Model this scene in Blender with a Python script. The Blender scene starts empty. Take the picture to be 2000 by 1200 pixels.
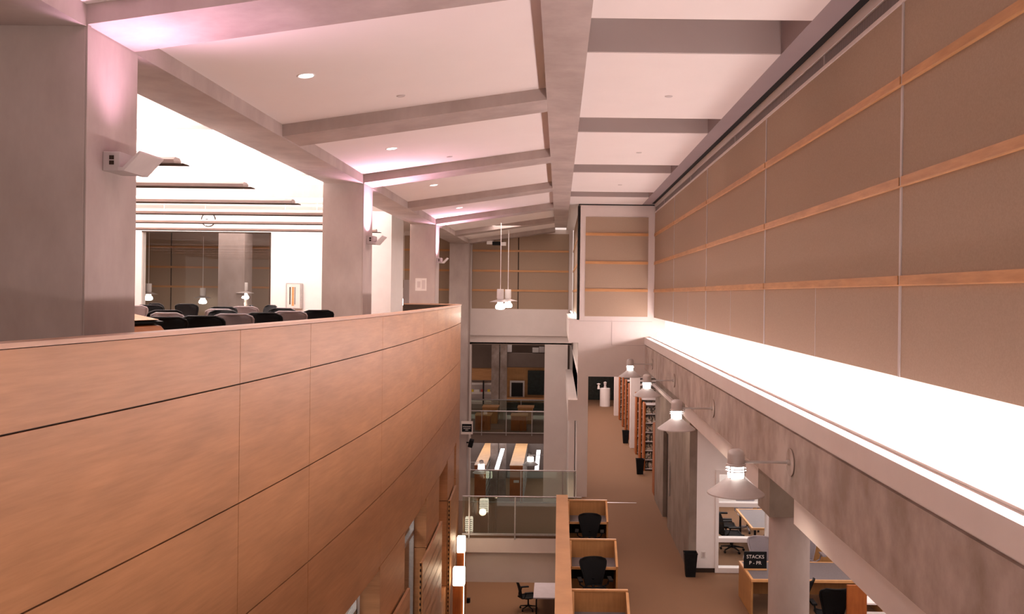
import bpy, bmesh, math, random
from mathutils import Vector, Matrix
random.seed(7)
SC = bpy.context.scene
COL = SC.collection
F = 1700.0; CX, CY, ROLL = 1092.0, 576.0, 0.012
cr, sr = math.cos(ROLL), math.sin(ROLL)

def uv(px, py):
    dx, dy = px - CX, py - CY
    return dx * cr + dy * sr, dy * cr - dx * sr
def at(px, py, Y):
    u, v = uv(px, py)
    return u * Y / F, Y, -v * Y / F

# ------------------------------------------------------------------ materials
def mat(name, col, rough=0.6, col2=None, scale=4.0, stretch=(1, 1, 1), detail=6, bump=0.0, metal=0.0, emit=None, estr=0.0, kind='noise', spec=0.4, lo=0.35, hi=0.65):
    m = bpy.data.materials.new(name); m.use_nodes = True
    nt = m.node_tree; b = nt.nodes['Principled BSDF']
    b.inputs['Base Color'].default_value = (*col, 1)
    b.inputs['Roughness'].default_value = rough
    b.inputs['Metallic'].default_value = metal
    b.inputs['Specular IOR Level'].default_value = spec
    if emit:
        b.inputs['Emission Color'].default_value = (*emit, 1)
        b.inputs['Emission Strength'].default_value = estr
    tc = nt.nodes.new('ShaderNodeTexCoord'); mp = nt.nodes.new('ShaderNodeMapping')
    mp.inputs['Scale'].default_value = stretch
    nt.links.new(tc.outputs['Object'], mp.inputs['Vector'])
    if kind == 'noise':
        t = nt.nodes.new('ShaderNodeTexNoise'); t.inputs['Scale'].default_value = scale; t.inputs['Detail'].default_value = detail
        t.inputs['Roughness'].default_value = 0.6
        out = t.outputs['Fac']
    else:
        t = nt.nodes.new('ShaderNodeTexWave'); t.inputs['Scale'].default_value = scale
        t.bands_direction = kind; t.inputs['Distortion'].default_value = 0.0
        out = t.outputs['Fac']
    nt.links.new(mp.outputs['Vector'], t.inputs['Vector'])
    r = nt.nodes.new('ShaderNodeValToRGB')
    c2 = col2 if col2 else tuple(c * 0.9 for c in col)
    r.color_ramp.elements[0].position = lo; r.color_ramp.elements[1].position = hi
    r.color_ramp.elements[0].color = (*c2, 1); r.color_ramp.elements[1].color = (*col, 1)
    nt.links.new(out, r.inputs['Fac']); nt.links.new(r.outputs['Color'], b.inputs['Base Color'])
    if bump:
        bp = nt.nodes.new('ShaderNodeBump'); bp.inputs['Strength'].default_value = bump; bp.inputs['Distance'].default_value = 0.02
        nt.links.new(out, bp.inputs['Height']); nt.links.new(bp.outputs['Normal'], b.inputs['Normal'])
    return m

def wood(name, a, b_, rough=0.45, grain=(1, 1, 14)):
    """veneer: fine grain plus broad soft ripple"""
    m = mat(name, a, rough, b_, scale=2.2, stretch=grain, detail=8, lo=0.3, hi=0.7)
    nt = m.node_tree; b = nt.nodes['Principled BSDF']
    ramp = [n for n in nt.nodes if n.type == 'VALTORGB'][0]
    tc = [n for n in nt.nodes if n.type == 'TEX_COORD'][0]
    mp = nt.nodes.new('ShaderNodeMapping'); mp.inputs['Scale'].default_value = (0.25, 0.35, 1.6); mp.inputs['Rotation'].default_value = (0.12, 0, 0)
    nt.links.new(tc.outputs['Object'], mp.inputs['Vector'])
    n2 = nt.nodes.new('ShaderNodeTexNoise'); n2.inputs['Scale'].default_value = 3.0; n2.inputs['Detail'].default_value = 3
    nt.links.new(mp.outputs['Vector'], n2.inputs['Vector'])
    mr = nt.nodes.new('ShaderNodeMapRange'); mr.inputs['From Min'].default_value = .3; mr.inputs['From Max'].default_value = .7
    mr.inputs['To Min'].default_value = .89; mr.inputs['To Max'].default_value = 1.1
    nt.links.new(n2.outputs['Fac'], mr.inputs['Value'])
    mx = nt.nodes.new('ShaderNodeMix'); mx.data_type = 'RGBA'; mx.blend_type = 'MULTIPLY'; mx.inputs['Factor'].default_value = 1
    nt.links.new(ramp.outputs['Color'], mx.inputs['A']); nt.links.new(mr.outputs['Result'], mx.inputs['B'])
    nt.links.new(mx.outputs['Result'], b.inputs['Base Color'])
    return m

def glass_mat(name, tint=(0.8, 0.9, 0.85), fac=0.12, rough=0.02):
    m = bpy.data.materials.new(name); m.use_nodes = True; nt = m.node_tree; nt.nodes.clear()
    o = nt.nodes.new('ShaderNodeOutputMaterial'); mx = nt.nodes.new('ShaderNodeMixShader')
    t = nt.nodes.new('ShaderNodeBsdfTransparent'); g = nt.nodes.new('ShaderNodeBsdfGlossy')
    t.inputs['Color'].default_value = (*tint, 1); g.inputs['Roughness'].default_value = rough
    mx.inputs['Fac'].default_value = fac
    nt.links.new(t.outputs[0], mx.inputs[1]); nt.links.new(g.outputs[0], mx.inputs[2]); nt.links.new(mx.outputs[0], o.inputs[0])
    return m

M = {}
M['concrete'] = mat('concrete', (.47, .395, .365), .75, (.33, .265, .24), 1.4, (1, 1, .45), 10, .12, lo=.3, hi=.72)
M['concrete_beam'] = mat('concrete_beam', (.46, .37, .325), .75, (.27, .20, .16), 2.0, (1, 1, .8), 12, .2, lo=.36, hi=.66)
M['concrete_dark'] = mat('concrete_dark', (.29, .235, .19), .75, (.19, .145, .115), 1.8, (1, 1, .7), 12, .2, lo=.36, hi=.66)
M['plaster'] = mat('plaster', (.74, .66, .62), .8, (.71, .63, .59), 2)
M['ceiling'] = mat('ceiling_paint', (.86, .79, .76), .85, (.84, .77, .74), 1)
M['recess'] = mat('grey_shade_paint', (.52, .45, .43), .85, (.50, .43, .41), 1)  # plain grey; on the ceiling recesses it paints in their shade
M['white'] = mat('white_paint', (.86, .82, .80), .6, (.83, .79, .77), 3)
M['fabric'] = mat('wall_fabric', (.40, .295, .215), .9, (.36, .262, .19), 60, (1, 1, 1), 4, .05)
M['woodwall'] = wood('maple_veneer', (.46, .225, .103), (.375, .178, .076), .42)
M['woodcap'] = wood('maple_coping', (.56, .34, .23), (.49, .28, .18), .38)
M['timber'] = wood('timber_strip', (.60, .31, .13), (.47, .23, .09), .45, (1, 1.5, 10))
M['oak'] = wood('carrel_oak', (.47, .25, .095), (.38, .19, .07), .4, (9, 9, 1))
M['oaktop'] = wood('carrel_edge', (.68, .38, .17), (.58, .30, .12), .4, (2, 2, 2))
M['oakcap'] = wood('half_wall_cap', (.58, .30, .125), (.50, .25, .095), .4, (1, 1, 1))
M['orange'] = wood('range_end_wood', (.40, .12, .028), (.28, .075, .018), .4, (8, 8, 1))
M['carpet'] = mat('carpet', (.225, .122, .064), .95, (.165, .088, .046), 90, (1, 1, 1), 6, .1)
M['carpet_dark'] = mat('bridge_carpet', (.20, .13, .09), .95, (.15, .095, .06), 90, (1, 1, 1), 6, .1)
M['joint'] = mat('dark_joint', (.035, .02, .012), .9)  # dark brown of joints, backing and small dark parts
M['dark'] = mat('dark_gap', (.012, .010, .009), .9)
M['black'] = mat('black_plastic', (.012, .013, .014), .5, (.008, .008, .009), 8, spec=.1)
M['blackmesh'] = mat('black_mesh', (.014, .015, .016), .7, (.009, .009, .01), 160, detail=2, spec=.06)
M['greymesh'] = mat('grey_mesh', (.26, .23, .25), .7, (.20, .18, .195), 160, detail=2)
M['greyframe'] = mat('grey_frame', (.34, .30, .32), .45)
M['lectern'] = wood('lectern_wood', (.36, .13, .045), (.24, .08, .025), .35, (2, 2, 8))
M['desktop'] = mat('grey_desktop', (.17, .15, .155), .55, (.15, .13, .135), 30)
M['metal'] = mat('brushed_metal', (.50, .47, .46), .35, (.42, .40, .39), 12, metal=.7)
M['lampgrey'] = mat('lamp_enamel', (.55, .50, .48), .45, (.50, .46, .44), 5, metal=.2)
M['glow'] = mat('lamp_glass', (1, 1, 1), .3, emit=(1, .95, .90), estr=9)
M['dim'] = mat('dim_plaster', (.20, .15, .125), .85, (.17, .125, .10), 1)  # plaster darkened in colour to make the far room dim
M['sconce'] = mat('sconce_glass', (1, .9, .8), .3, emit=(1, .86, .66), estr=7)
M['bluewhite'] = mat('white_shelf_glow', (1, 1, 1), .3, emit=(.93, .93, 1), estr=2.2)  # glow added to white shelf tops, not a lamp
M['downlight'] = mat('downlight_lens', (1, 1, 1), .3, emit=(1, .93, .9), estr=6)
M['glass'] = glass_mat('guard_glass', (.80, .86, .82), .07)
M['pane'] = glass_mat('window_glass', (.93, .94, .93), .03)
M['grille'] = mat('linear_grille', (.30, .25, .235), .5, (.10, .08, .075), 9.0, (1, 1, 1), kind='Y', metal=.3)
M['blackboard'] = mat('dark_glass', (.02, .028, .025), .25, (.012, .016, .014), 6)
M['paper'] = mat('paper', (.75, .70, .66), .8)
M['yellow'] = mat('yellow_cover', (.75, .55, .05), .6)
M['red'] = mat('red_cover', (.45, .06, .05), .6)
M['lilac'] = mat('lilac_laminate', (.50, .46, .52), .5)
M['tabletop'] = mat('pale_tabletop', (.66, .60, .60), .45, (.62, .56, .56), 5)
M['shelf'] = mat('pale_shelf', (.62, .56, .54), .6)
def books_mat():
    m = mat('book_spines', (.6, .5, .4), .7, scale=14, stretch=(1, 1, 1), detail=1)
    nt = m.node_tree; r = [n for n in nt.nodes if n.type == 'VALTORGB'][0].color_ramp
    r.interpolation = 'CONSTANT'
    r.elements[0].position = 0; r.elements[0].color = (.05, .04, .035, 1); r.elements[1].position = .44; r.elements[1].color = (.45, .35, .25, 1)
    for p, c in ((.5, (.10, .12, .08, 1)), (.54, (.62, .56, .45, 1)), (.6, (.22, .05, .03, 1)), (.66, (.7, .66, .6, 1))):
        e = r.elements.new(p); e.color = c
    return m
M['books'] = books_mat()

# ------------------------------------------------------------------ mesh builder
class MB:
    def __init__(s): s.v = []; s.f = []
    def add(s, vs, fs):
        n = len(s.v); s.v += [tuple(v) for v in vs]; s.f += [tuple(i + n for i in f) for f in fs]; return s
    def box(s, x0, x1, y0, y1, z0, z1):
        return s.add([(x0, y0, z0), (x1, y0, z0), (x1, y1, z0), (x0, y1, z0), (x0, y0, z1), (x1, y0, z1), (x1, y1, z1), (x0, y1, z1)],
                     [(0, 3, 2, 1), (4, 5, 6, 7), (0, 1, 5, 4), (1, 2, 6, 5), (2, 3, 7, 6), (3, 0, 4, 7)])
    def prism(s, poly, axis, a, b):
        """poly: 2d points; axis 'x': (y,z), 'y': (x,z), 'z': (x,y)"""
        def P(p, t): return {'x': (t, p[0], p[1]), 'y': (p[0], t, p[1]), 'z': (p[0], p[1], t)}[axis]
        n = len(poly)
        return s.add([P(p, a) for p in poly] + [P(p, b) for p in poly],
                     [tuple(range(n)), tuple(range(2 * n - 1, n - 1, -1))] + [(i, (i + 1) % n, n + (i + 1) % n, n + i) for i in range(n)])
    def tube(s, pts, r, n=10, r2=None):
        pts = [Vector(p) for p in pts]; rings = []
        for i, p in enumerate(pts):
            d = (pts[min(i + 1, len(pts) - 1)] - pts[max(i - 1, 0)]).normalized()
            a = d.cross(Vector((0, 0, 1)))
            if a.length < 1e-3: a = d.cross(Vector((1, 0, 0)))
            a.normalize(); b = d.cross(a)
            rr = r if r2 is None else r + (r2 - r) * i / max(1, len(pts) - 1)
            rings.append([p + (a * math.cos(t) + b * math.sin(t)) * rr for t in [2 * math.pi * k / n for k in range(n)]])
        vs = [v for g in rings for v in g]; fs = []
        for i in range(len(rings) - 1):
            for k in range(n):
                fs.append((i * n + k, i * n + (k + 1) % n, (i + 1) * n + (k + 1) % n, (i + 1) * n + k))
        fs.append(tuple(range(n))[::-1]); fs.append(tuple((len(rings) - 1) * n + k for k in range(n)))
        return s.add(vs, fs)
    def lathe(s, prof, c=(0, 0, 0), n=28):
        vs = []; fs = []
        for r, z in prof:
            for k in range(n):
                t = 2 * math.pi * k / n; vs.append((c[0] + r * math.cos(t), c[1] + r * math.sin(t), c[2] + z))
        for i in range(len(prof) - 1):
            for k in range(n):
                fs.append((i * n + k, i * n + (k + 1) % n, (i + 1) * n + (k + 1) % n, (i + 1) * n + k))
        return s.add(vs, fs)
    def build(s, name, m, parent=None, smooth=False, bevel=0.0, loc=None):
        me = bpy.data.meshes.new(name); me.from_pydata(s.v, [], s.f)
        bm = bmesh.new(); bm.from_mesh(me); bmesh.ops.recalc_face_normals(bm, faces=bm.faces); bm.to_mesh(me); bm.free()
        me.materials.append(m if not isinstance(m, str) else M[m])
        if smooth:
            for p in me.polygons: p.use_smooth = True
            me.set_sharp_from_angle(angle=math.radians(40))
        o = bpy.data.objects.new(name, me); COL.objects.link(o)
        if parent is not None: o.parent = parent
        if loc: o.location = loc
        if bevel:
            b = o.modifiers.new('bevel', 'BEVEL'); b.width = bevel; b.segments = 2; b.limit_method = 'ANGLE'
        return o
def B(*a): return MB().box(*a)

def tag(o, label=None, cat=None, group=None, kind=None):
    if label: o['label'] = label
    if cat: o['category'] = cat
    if group: o['group'] = group
    if kind: o['kind'] = kind
    return o
def struct(o, label=None, cat=None):
    tag(o, label, cat, kind='structure'); return o
def thing(name, loc, label, cat, group=None, rz=0):
    o = bpy.data.objects.new(name, None); COL.objects.link(o); o.location = loc; o.rotation_euler = (0, 0, rz)
    o.empty_display_size = .1
    return tag(o, label, cat, group)
def copy_tree(o, parent=None):
    c = o.copy(); COL.objects.link(c)
    if parent is not None: c.parent = parent
    for ch in list(o.children): copy_tree(ch, c)
    return c
def place(first, k, loc, label, rz=0, group=None):
    o = first if k == 0 else copy_tree(first)
    o.location = loc; o.rotation_euler = (0, 0, rz); o['label'] = label
    if group: o['group'] = group
    return o

# ------------------------------------------------------------------ dimensions
FL = -6.5        # reading walkway floor
GR = -11.0       # ground floor
BF = -1.42       # balcony floor
XW, XL, XC = 3.06, 2.78, -3.98
BAY = 5.15; COLY = [7.28, 17.58, 27.88, 38.18]
YT = 28.0        # tower face
YB = 39.5        # far wall

# ------------------------------------------------------------------ curved wood balcony wall
WS = .81
def wx(Y):
    Y = Y / WS
    if Y <= 18: return WS * (-3.0 - .0048 * (18 - Y) ** 2)
    return WS * (-3.0 - .0023 * (Y - 18) ** 2)
plan = [(wx(WS * (2 + .5 * i)), WS * (2 + .5 * i)) for i in range(54)]
plan += [(WS * a, WS * b) for a, b in [(-3.285, 29.1), (-3.34, 29.7), (-3.43, 30.2), (-3.58, 30.65), (-3.82, 31.0), (-4.15, 31.25), (-4.6, 31.4), (-5.6, 31.5)]]
def plan_seg(y0, y1):
    """plan points between two wall stations (measured by Y, only for the open part), plus the tail when y1 is None"""
    pts = [(wx(y0), y0)] + [p for p in plan[:54] if p[1] > y0 + 1e-4 and (y1 is None or p[1] < y1 - 1e-4)]
    if y1 is None: pts += plan[54:]
    else: pts.append((wx(y1), y1))
    return pts
def ribbon(mb, pts, z0, z1, off=0.0, th=0.05):
    """solid strip following pts; outer face shifted +off towards the hall"""
    out = []; inn = []
    for i, p in enumerate(pts):
        a = Vector(pts[max(i - 1, 0)]); b = Vector(pts[min(i + 1, len(pts) - 1)]); d = (b - a).normalized(); n = Vector((d.y, -d.x))
        out.append(Vector(p) + n * off); inn.append(Vector(p) + n * (off - th))
    n = len(pts); vs = [(p.x, p.y, z0) for p in out] + [(p.x, p.y, z1) for p in out] + [(p.x, p.y, z0) for p in inn] + [(p.x, p.y, z1) for p in inn]
    fs = []
    for i in range(n - 1):
        fs += [(i, i + 1, n + i + 1, n + i), (2 * n + i + 1, 2 * n + i, 3 * n + i, 3 * n + i + 1), (n + i, n + i + 1, 3 * n + i + 1, 3 * n + i), (i + 1, i, 2 * n + i, 2 * n + i + 1)]
    fs += [(0, n, 3 * n, 2 * n), (n - 1, 3 * n - 1, 4 * n - 1, 2 * n - 1)]
    mb.add(vs, fs); return mb
G = .006
rows = [(-.80, -.33), (-1.825, -.80), (-2.84, -1.825), (-3.84, -2.84)]
cuts = [1.62, 7.47, 9.15, 12.2, 15.7, 17.7, 20.4, None]
wall = MB()
for z0, z1 in rows:
    for a, b in zip(cuts[:-1], cuts[1:]):
        ribbon(wall, plan_seg(a + G * .7, (b - G * .7) if b else None), z0 + G, z1 - G, .0, .03)
wood_wall = struct(wall.build('wall_left', 'woodwall', smooth=True), 'curved maple veneered balcony wall facing the atrium', 'wall')
bk = MB(); ribbon(bk, plan_seg(1.62, None), -3.85, -.34, -.02, .10); bk.build('backing', 'joint', wood_wall)
cap = MB(); ribbon(cap, plan_seg(1.62, None), -.33, -.30, .012, .15); cap.build('coping', 'woodcap', wood_wall)
low = MB(); lowb = MB()
opens = [(10.0, 12.2), (14.0, 16.3), (18.3, 20.0), (21.8, 22.45)]
solid = [(1.62, 10.0), (12.2, 14.0), (16.3, 18.3), (20.0, 21.8), (22.45, None)]
for a, b in solid:
    for z0, z1 in ((-4.77, -3.84), (-6.72, -4.77), (-11.0, -6.72)):
        ribbon(low, plan_seg(a + .003, b - .003 if b else None), z0 + G, z1 - G, 0, .28)
ribbon(low, plan_seg(18.3, 22.45), -11, -6.75, -.01, .27)
low.build('lower_cladding', 'woodwall', wood_wall, smooth=True)
inb = MB(); ribbon(inb, plan_seg(1.62, 23.0), -3.90, -3.84, -.02, .26); inb.build('opening_head', 'woodwall', wood_wall)
# windows in the lower wall
wl = ['tall window low in the curved wood wall, nearest the camera', 'tall metal framed window in the curved wood wall beyond the nearest one',
      'wood lined doorway recess in the curved wall near the sconces', 'narrow slot opening at the far end of the curved wood wall']
for i, (a, b) in enumerate(opens):
    zt, zb = -3.89, (-11.0 if i < 2 else -6.7)
    w = thing('window_%d' % (i + 1), (wx((a + b) / 2) - .25, (a + b) / 2, zb), wl[i], 'window'); w['kind'] = 'structure'
    lx, ly, lz = w.location
    xi = min(wx(a), wx(b)) - .30
    if i < 2:
        fr = MB(); t = .06
        for yy in (a, (a + b) / 2, b - t): fr.box(xi - lx, xi + .08 - lx, yy - ly, yy + t - ly, zb - lz, zt - lz)
        for zz in (zt - .08, -4.5, -6.2, zb): fr.box(xi - lx, xi + .08 - lx, a - ly, b - ly, zz - lz, zz + .08 - lz)
        fr.build('window_frame', 'metal', w)
        B(xi + .02 - lx, xi + .03 - lx, a - ly, b - ly, zb - lz, zt - lz).build('pane', 'pane', w)
        B(xi - .9 - lx, xi - .88 - lx, a - ly - .5, b - ly + 2, zb - lz, zt - lz).build('blind', 'white', w)
    else:
        B(xi - .03 - lx, xi - lx, a - ly, b - ly, zb - lz, zt - lz).build('door_leaf', 'oak' if i == 2 else 'orange', w)
# projecting slatted screens with studded edges
sl = ['slatted wood screen fixed low on the curved wall between the two tall windows', 'slatted wood screen with studded edge between the window and the doorway recess',
      'slatted wood screen with studded edge just before the sconces']
for i, (a, b) in enumerate(((12.4, 14.1), (15.4, 18.25), (20.05, 21.7))):
    s = thing('slatted_screen', (wx(a) + .085, a, -10.9), sl[i], 'screen', 'slatted screens on the curved wood wall')
    pts = [(x - wx(a) - .085, y - a) for x, y in plan_seg(a, b)]
    mb = MB(); k = 0; z = 6.13
    while z > 0:
        ribbon(mb, pts, z - .30, z - .010, .075, .045); z -= .25; k += 1
    mb.build('slat_panel', 'woodwall', s, smooth=True)
    e = MB(); e.box(-.075, -.01, -.01, .02, 0.0, 6.13); e.build('edge_strip', 'timber', s)
    poly = [(-.028, 6.12), (-.028, .02)]
    for q in range(61): z = .02 + q * .10; poly += [(-.032, z), (-.032, z + .05), (-.055, z + .05), (-.055, z + .095), (-.032, z + .095)]
    MB().prism(poly, 'y', -.022, -.008).build('stud_strip', 'joint', s)
# sconces on pilasters
for i, (px0, px1, Y) in enumerate(((893, 909, 22.6), (885, 908, 20.2))):
    x0 = at(px0, 1062 if i == 0 else 1127, Y)[0]; x1 = at(px1, 1062 if i == 0 else 1127, Y)[0]
    z1 = (-6.30, -6.35)[i]
    s = thing('wall_sconce', ((x0 + x1) / 2, Y, GR), ['glowing box sconce on a dark wood post, farther of the two', 'glowing box sconce on a dark wood post, nearer and larger of the two'][i], 'sconce', 'box sconces beside the curved wood wall')
    w = (x1 - x0) / 2
    B(-w, w, -.09, .09, z1 - .42 - GR, z1 - GR).build('lamp_shade', 'sconce', s, bevel=.03)
    for k in range(7): B(-w * .9, w * .9, .088, .10, z1 - .40 - GR + k * .056, z1 - .385 - GR + k * .056).build('louvre', 'joint', s)
    B(-w * .95, w * .95, -.08, .08, 0, z1 - .42 - GR).build('post', 'orange', s)
    B(w * .85, w * .95, -.1, -.08, 0, z1 - .42 - GR).build('light_strip', 'sconce', s)
    l = bpy.data.lights.new('sconce_light', 'POINT'); l.energy = 9; l.color = (1, .72, .45); l.shadow_soft_size = .1
    o = bpy.data.objects.new('sconce_light', l); COL.objects.link(o); o.location = ((x0 + x1) / 2 + .35, Y - .35, z1 + .05)

# balcony floor
mb = MB(); pts = [(x - .18, y) for x, y in plan_seg(2, 31.0)[:-1]] ; pts = [(x - .2, y) for (x, y) in [(wx(2 + i), 2 + i) for i in range(22)]]
mb.prism(pts + [(-3.1, 24.4), (-4.2, 25.2), (-4.2, 30.8), (-25, 30.8), (-25, 2)], 'z', BF - .4, BF); 
struct(mb.build('floor_balcony', 'carpet'), 'carpeted balcony reading room floor', 'floor')
struct(B(-25, -5.0, 30.8, YB, BF - .4, BF).build('floor_balcony_back', 'carpet'), 'carpeted balcony floor behind the white partition', 'floor')

# ------------------------------------------------------------------ upper structure
for i, y in enumerate(COLY):
    zb = BF if i < 3 else GR
    x0 = XC - .82 if i < 3 else -3.98 - .85
    c = thing('concrete_column', ((XC + x0) / 2, y + .45, zb), ['square concrete column nearest the camera carrying the nearest uplight', 'second square concrete column rising behind the wood balcony rail, bright pink light on its side',
        'third square concrete column with a small notice, by the far end of the wood rail', 'farthest square concrete column running down past the bridge to the ground floor'][i], 'column', 'square concrete columns along the balcony')
    w = (XC - x0) / 2
    B(-w, w, -.45, .45, 0, 2.22 - zb).build('shaft', 'concrete', c, bevel=.015)
    B(w, w + .012, -.45, -.40, 0, 2.22 - zb).build('edge_strip', 'concrete', c)
def lon_beam(x0, x1, y0, y1, z0, z1, name, lab, m='concrete'):
    return struct(B(x0, x1, y0, y1, z0, z1).build(name, m), lab, 'beam')
lon_beam(XC - .78, XC, -1, YB, 2.2, 2.85, 'ceiling_beam_edge', 'long concrete edge beam along the balcony columns')
lon_beam(-.21, .29, -1, 36.2, 2.79, 3.3, 'ceiling_beam_spine', 'long concrete spine beam down the middle of the ceiling')
def cz(X): return 2.385 + (X - XC) * .1517
k = 0
for i in range(-1, 7):
    y = 7.28 + BAY * i
    mb = MB().prism([(XC, cz(XC) - .17), (-.21, cz(-.21) - .17), (-.21, cz(-.21) + .1), (XC, cz(XC) + .1)], 'y', y, y + .83)
    struct(mb.build('ceiling_beam_cross', 'concrete'), 'sloping concrete cross beam between the edge beam and the spine beam', 'beam')['group'] = 'sloping concrete cross beams'
struct(MB().prism([(XC, cz(XC)), (-.21, cz(-.21)), (-.21, cz(-.21) + .15), (XC, cz(XC) + .15)], 'y', -1, YB).build('ceiling_left', 'ceiling'), 'sloping pale ceiling panels between the concrete beams', 'ceiling')
# right ceiling: lit slabs with recessed gaps
segs = [(-1, 4.05), (5.35, 9.2), (10.5, 14.35), (15.65, 19.5), (20.8, 24.65), (25.95, YT)]
mb = MB()
for a, b in segs: mb.box(.29, 2.64, a + .01, b, 2.93, 2.95)
struct(mb.build('ceiling_right', 'ceiling'), 'flat pale ceiling panels above the right wall with recessed gaps', 'ceiling')
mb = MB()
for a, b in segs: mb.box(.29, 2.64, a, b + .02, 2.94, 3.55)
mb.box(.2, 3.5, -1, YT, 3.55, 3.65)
struct(mb.build('ceiling_recess', 'recess'), 'ceiling recesses with their shade coloured in grey, and border strip', 'ceiling')
struct(B(.29, XW + .3, YT, YB, 2.93, 3.1).build('ceiling_far', 'ceiling'), 'pale ceiling beyond the tower', 'ceiling')
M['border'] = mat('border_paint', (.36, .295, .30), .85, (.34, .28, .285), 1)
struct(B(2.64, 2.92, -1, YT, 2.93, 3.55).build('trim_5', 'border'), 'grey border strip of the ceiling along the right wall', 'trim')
B_dark = struct(B(2.92, 3.45, -1, YT, 2.96, 3.5).build('trim_1', 'dark'), 'black plug coloured as the shade in the gap above the right wall', 'trim')  # solid black plug painting in the dark of an open gap
# sprinkler / smoke discs and downlights
dl = None
for i, (px, py, Y) in enumerate(((598, 147, 10.2), (765, 289, 15.3), (847, 361, 20.4), (897, 405, 25.7))):
    X = at(px, py, Y)[0]; z = cz(X)
    t = thing('downlight', (X, Y, z), ['round recessed downlight in the nearest ceiling bay', 'round recessed downlight in the second ceiling bay', 'round recessed downlight in the third ceiling bay', 'round recessed downlight in the fourth ceiling bay'][i], 'downlight', 'recessed downlights in the sloping ceiling')
    t.rotation_euler = (0, -math.atan(.1517), 0)
    MB().lathe([(.0, -.006), (.085, -.006), (.085, .01)], n=24).build('lens', 'downlight', t)
    MB().lathe([(.085, -.004), (.10, -.010), (.112, -.002), (.112, .01)], n=24).build('trim_ring', 'white', t)
    l = bpy.data.lights.new('downlight_lamp', 'SPOT'); l.energy = 260; l.spot_size = 2.2; l.spot_blend = .8; l.color = (1, .80, .70); l.shadow_soft_size = .08
    o = bpy.data.objects.new('downlight_lamp', l); COL.objects.link(o); o.location = (X, Y, z - .05)
sp = None
for i, (px, py) in enumerate(((783, 187), (878, 306), (1306, 188), (1248, 298), (1211, 361))):
    u, v = uv(px, py)
    if i < 2:
        kx = u / -v; z = (2.385 + 3.98 * .1517) / (1 - kx * .1517); 
    else: z = 2.93
    Y = z * F / -v; X = u * Y / F
    t = thing('sprinkler_cover', (X, Y, z - .001), ['round sprinkler cover in the nearest sloping bay', 'round sprinkler cover in the second sloping bay', 'round sprinkler cover in the flat ceiling panel nearest the camera',
              'round sprinkler cover in the second flat ceiling panel', 'round sprinkler cover in the third flat ceiling panel'][i], 'sprinkler', 'ceiling sprinkler covers')
    if i < 2: t.rotation_euler = (0, -math.atan(.1517), 0)
    MB().lathe([(0, -.012), (.05, -.012), (.06, 0)], n=20).build('cover_plate', 'shelf', t)

# ------------------------------------------------------------------ right wall
wr = struct(B(XW, XW + .25, -1, YT, -.70, 2.66).build('wall_right', 'fabric'), 'tall fabric panelled wall with timber strips on the right', 'wall')
mb = MB()
JY = [7.80 + BAY * k for k in range(-1, 4)]
for z in (1.96, 1.05, .165):
    ys = [-1] + JY + [YT]
    for a, b in zip(ys[:-1], ys[1:]): mb.box(XW - .022, XW, a + .025, b - .025, z - .042, z + .042)
mb.build('timber_strip', 'timber', wr)
mb = MB()
for z in (1.96, 1.05, .165): mb.box(XW - .030, XW, -1, YT, z - .050, z - .040)
mb.build('strip_lip', 'oaktop', wr)
mb = MB()
for y in JY: mb.box(XW - .012, XW, y - .018, y + .018, -.70, 2.68)
for y in (10.38, 15.53, 20.68): mb.box(XW - .004, XW, y - .005, y + .005, -.70, .12)
mb.build('joint_strip', 'lampgrey', wr)
struct(B(3.5, 3.6, -1.5, YT, -1.7, 3.75).build('wall_light_block', 'plaster'), 'unseen wall added behind the fabric panels to stop light leaks', 'wall')  # added out of view to keep stray world light off the cornice
mb = MB(); mb.box(XW - .015, XW + .2, -1, YT, 2.66, 2.70); mb.box(XW - .02, XW + .2, -1, YT, 2.835, 2.955); mb.build('cornice', 'plaster', wr)
B(XW + .01, XW + .2, -1, YT, 2.70, 2.835).build('air_grille', 'grille', wr)
mb = MB()
for k in range(6): y = 5.0 + 5.15 * k; mb.box(XW - .004, XW + .02, y, y + .02, 2.70, 2.835)
mb.build('grille_seam', 'lampgrey', wr)
# cove / ledge
tl = MB().tube([(.52, YT + .6, -.72), (.52, 38, -.72)], .025, 8)
tag(tl.build('fluorescent_strip', 'glow'), 'short fluorescent strip glowing on the ledge beside the tower', 'light')
lg = struct(MB().prism([(XL - .02, -1.335), (3.40, -1.335), (3.40, -1.66), (XL + .04, -1.66), (XL + .04, -1.57), (XL - .02, -1.56)], 'y', 0, YT).build('trim_2', 'plaster'), 'white ledge along the light cove above the concrete beam', 'ledge')
B(XL + .15, XL + .165, 0, YT, -1.335, -1.315).build('lip', 'plaster', lg)
struct(B(3.40, 3.48, 0, YT, -1.66, -.60).build('wall_cove_back', 'white'), 'white back of the light cove', 'wall')
struct(B(XW + .02, 3.48, 0, YT, -.70, -.60).build('ceiling_cove', 'white'), 'white head of the light cove', 'ceiling')
cov = MB().tube([(3.17, .5, -1.24), (3.17, 27.8, -1.24)], .03, 8)
M['tube'] = mat('fluorescent_tube', (1, 1, 1), .3, emit=(1, .84, .80), estr=42)
tag(cov.build('fluorescent_strip', 'tube'), 'continuous fluorescent strip glowing in the cove along the right wall', 'light')
# concrete lamp beam
lon_beam(XL, XL + .30, 0, YT, -2.36, -1.60, 'wall_beam_right', 'mottled concrete beam carrying the row of wall lamps', 'concrete_beam')

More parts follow.
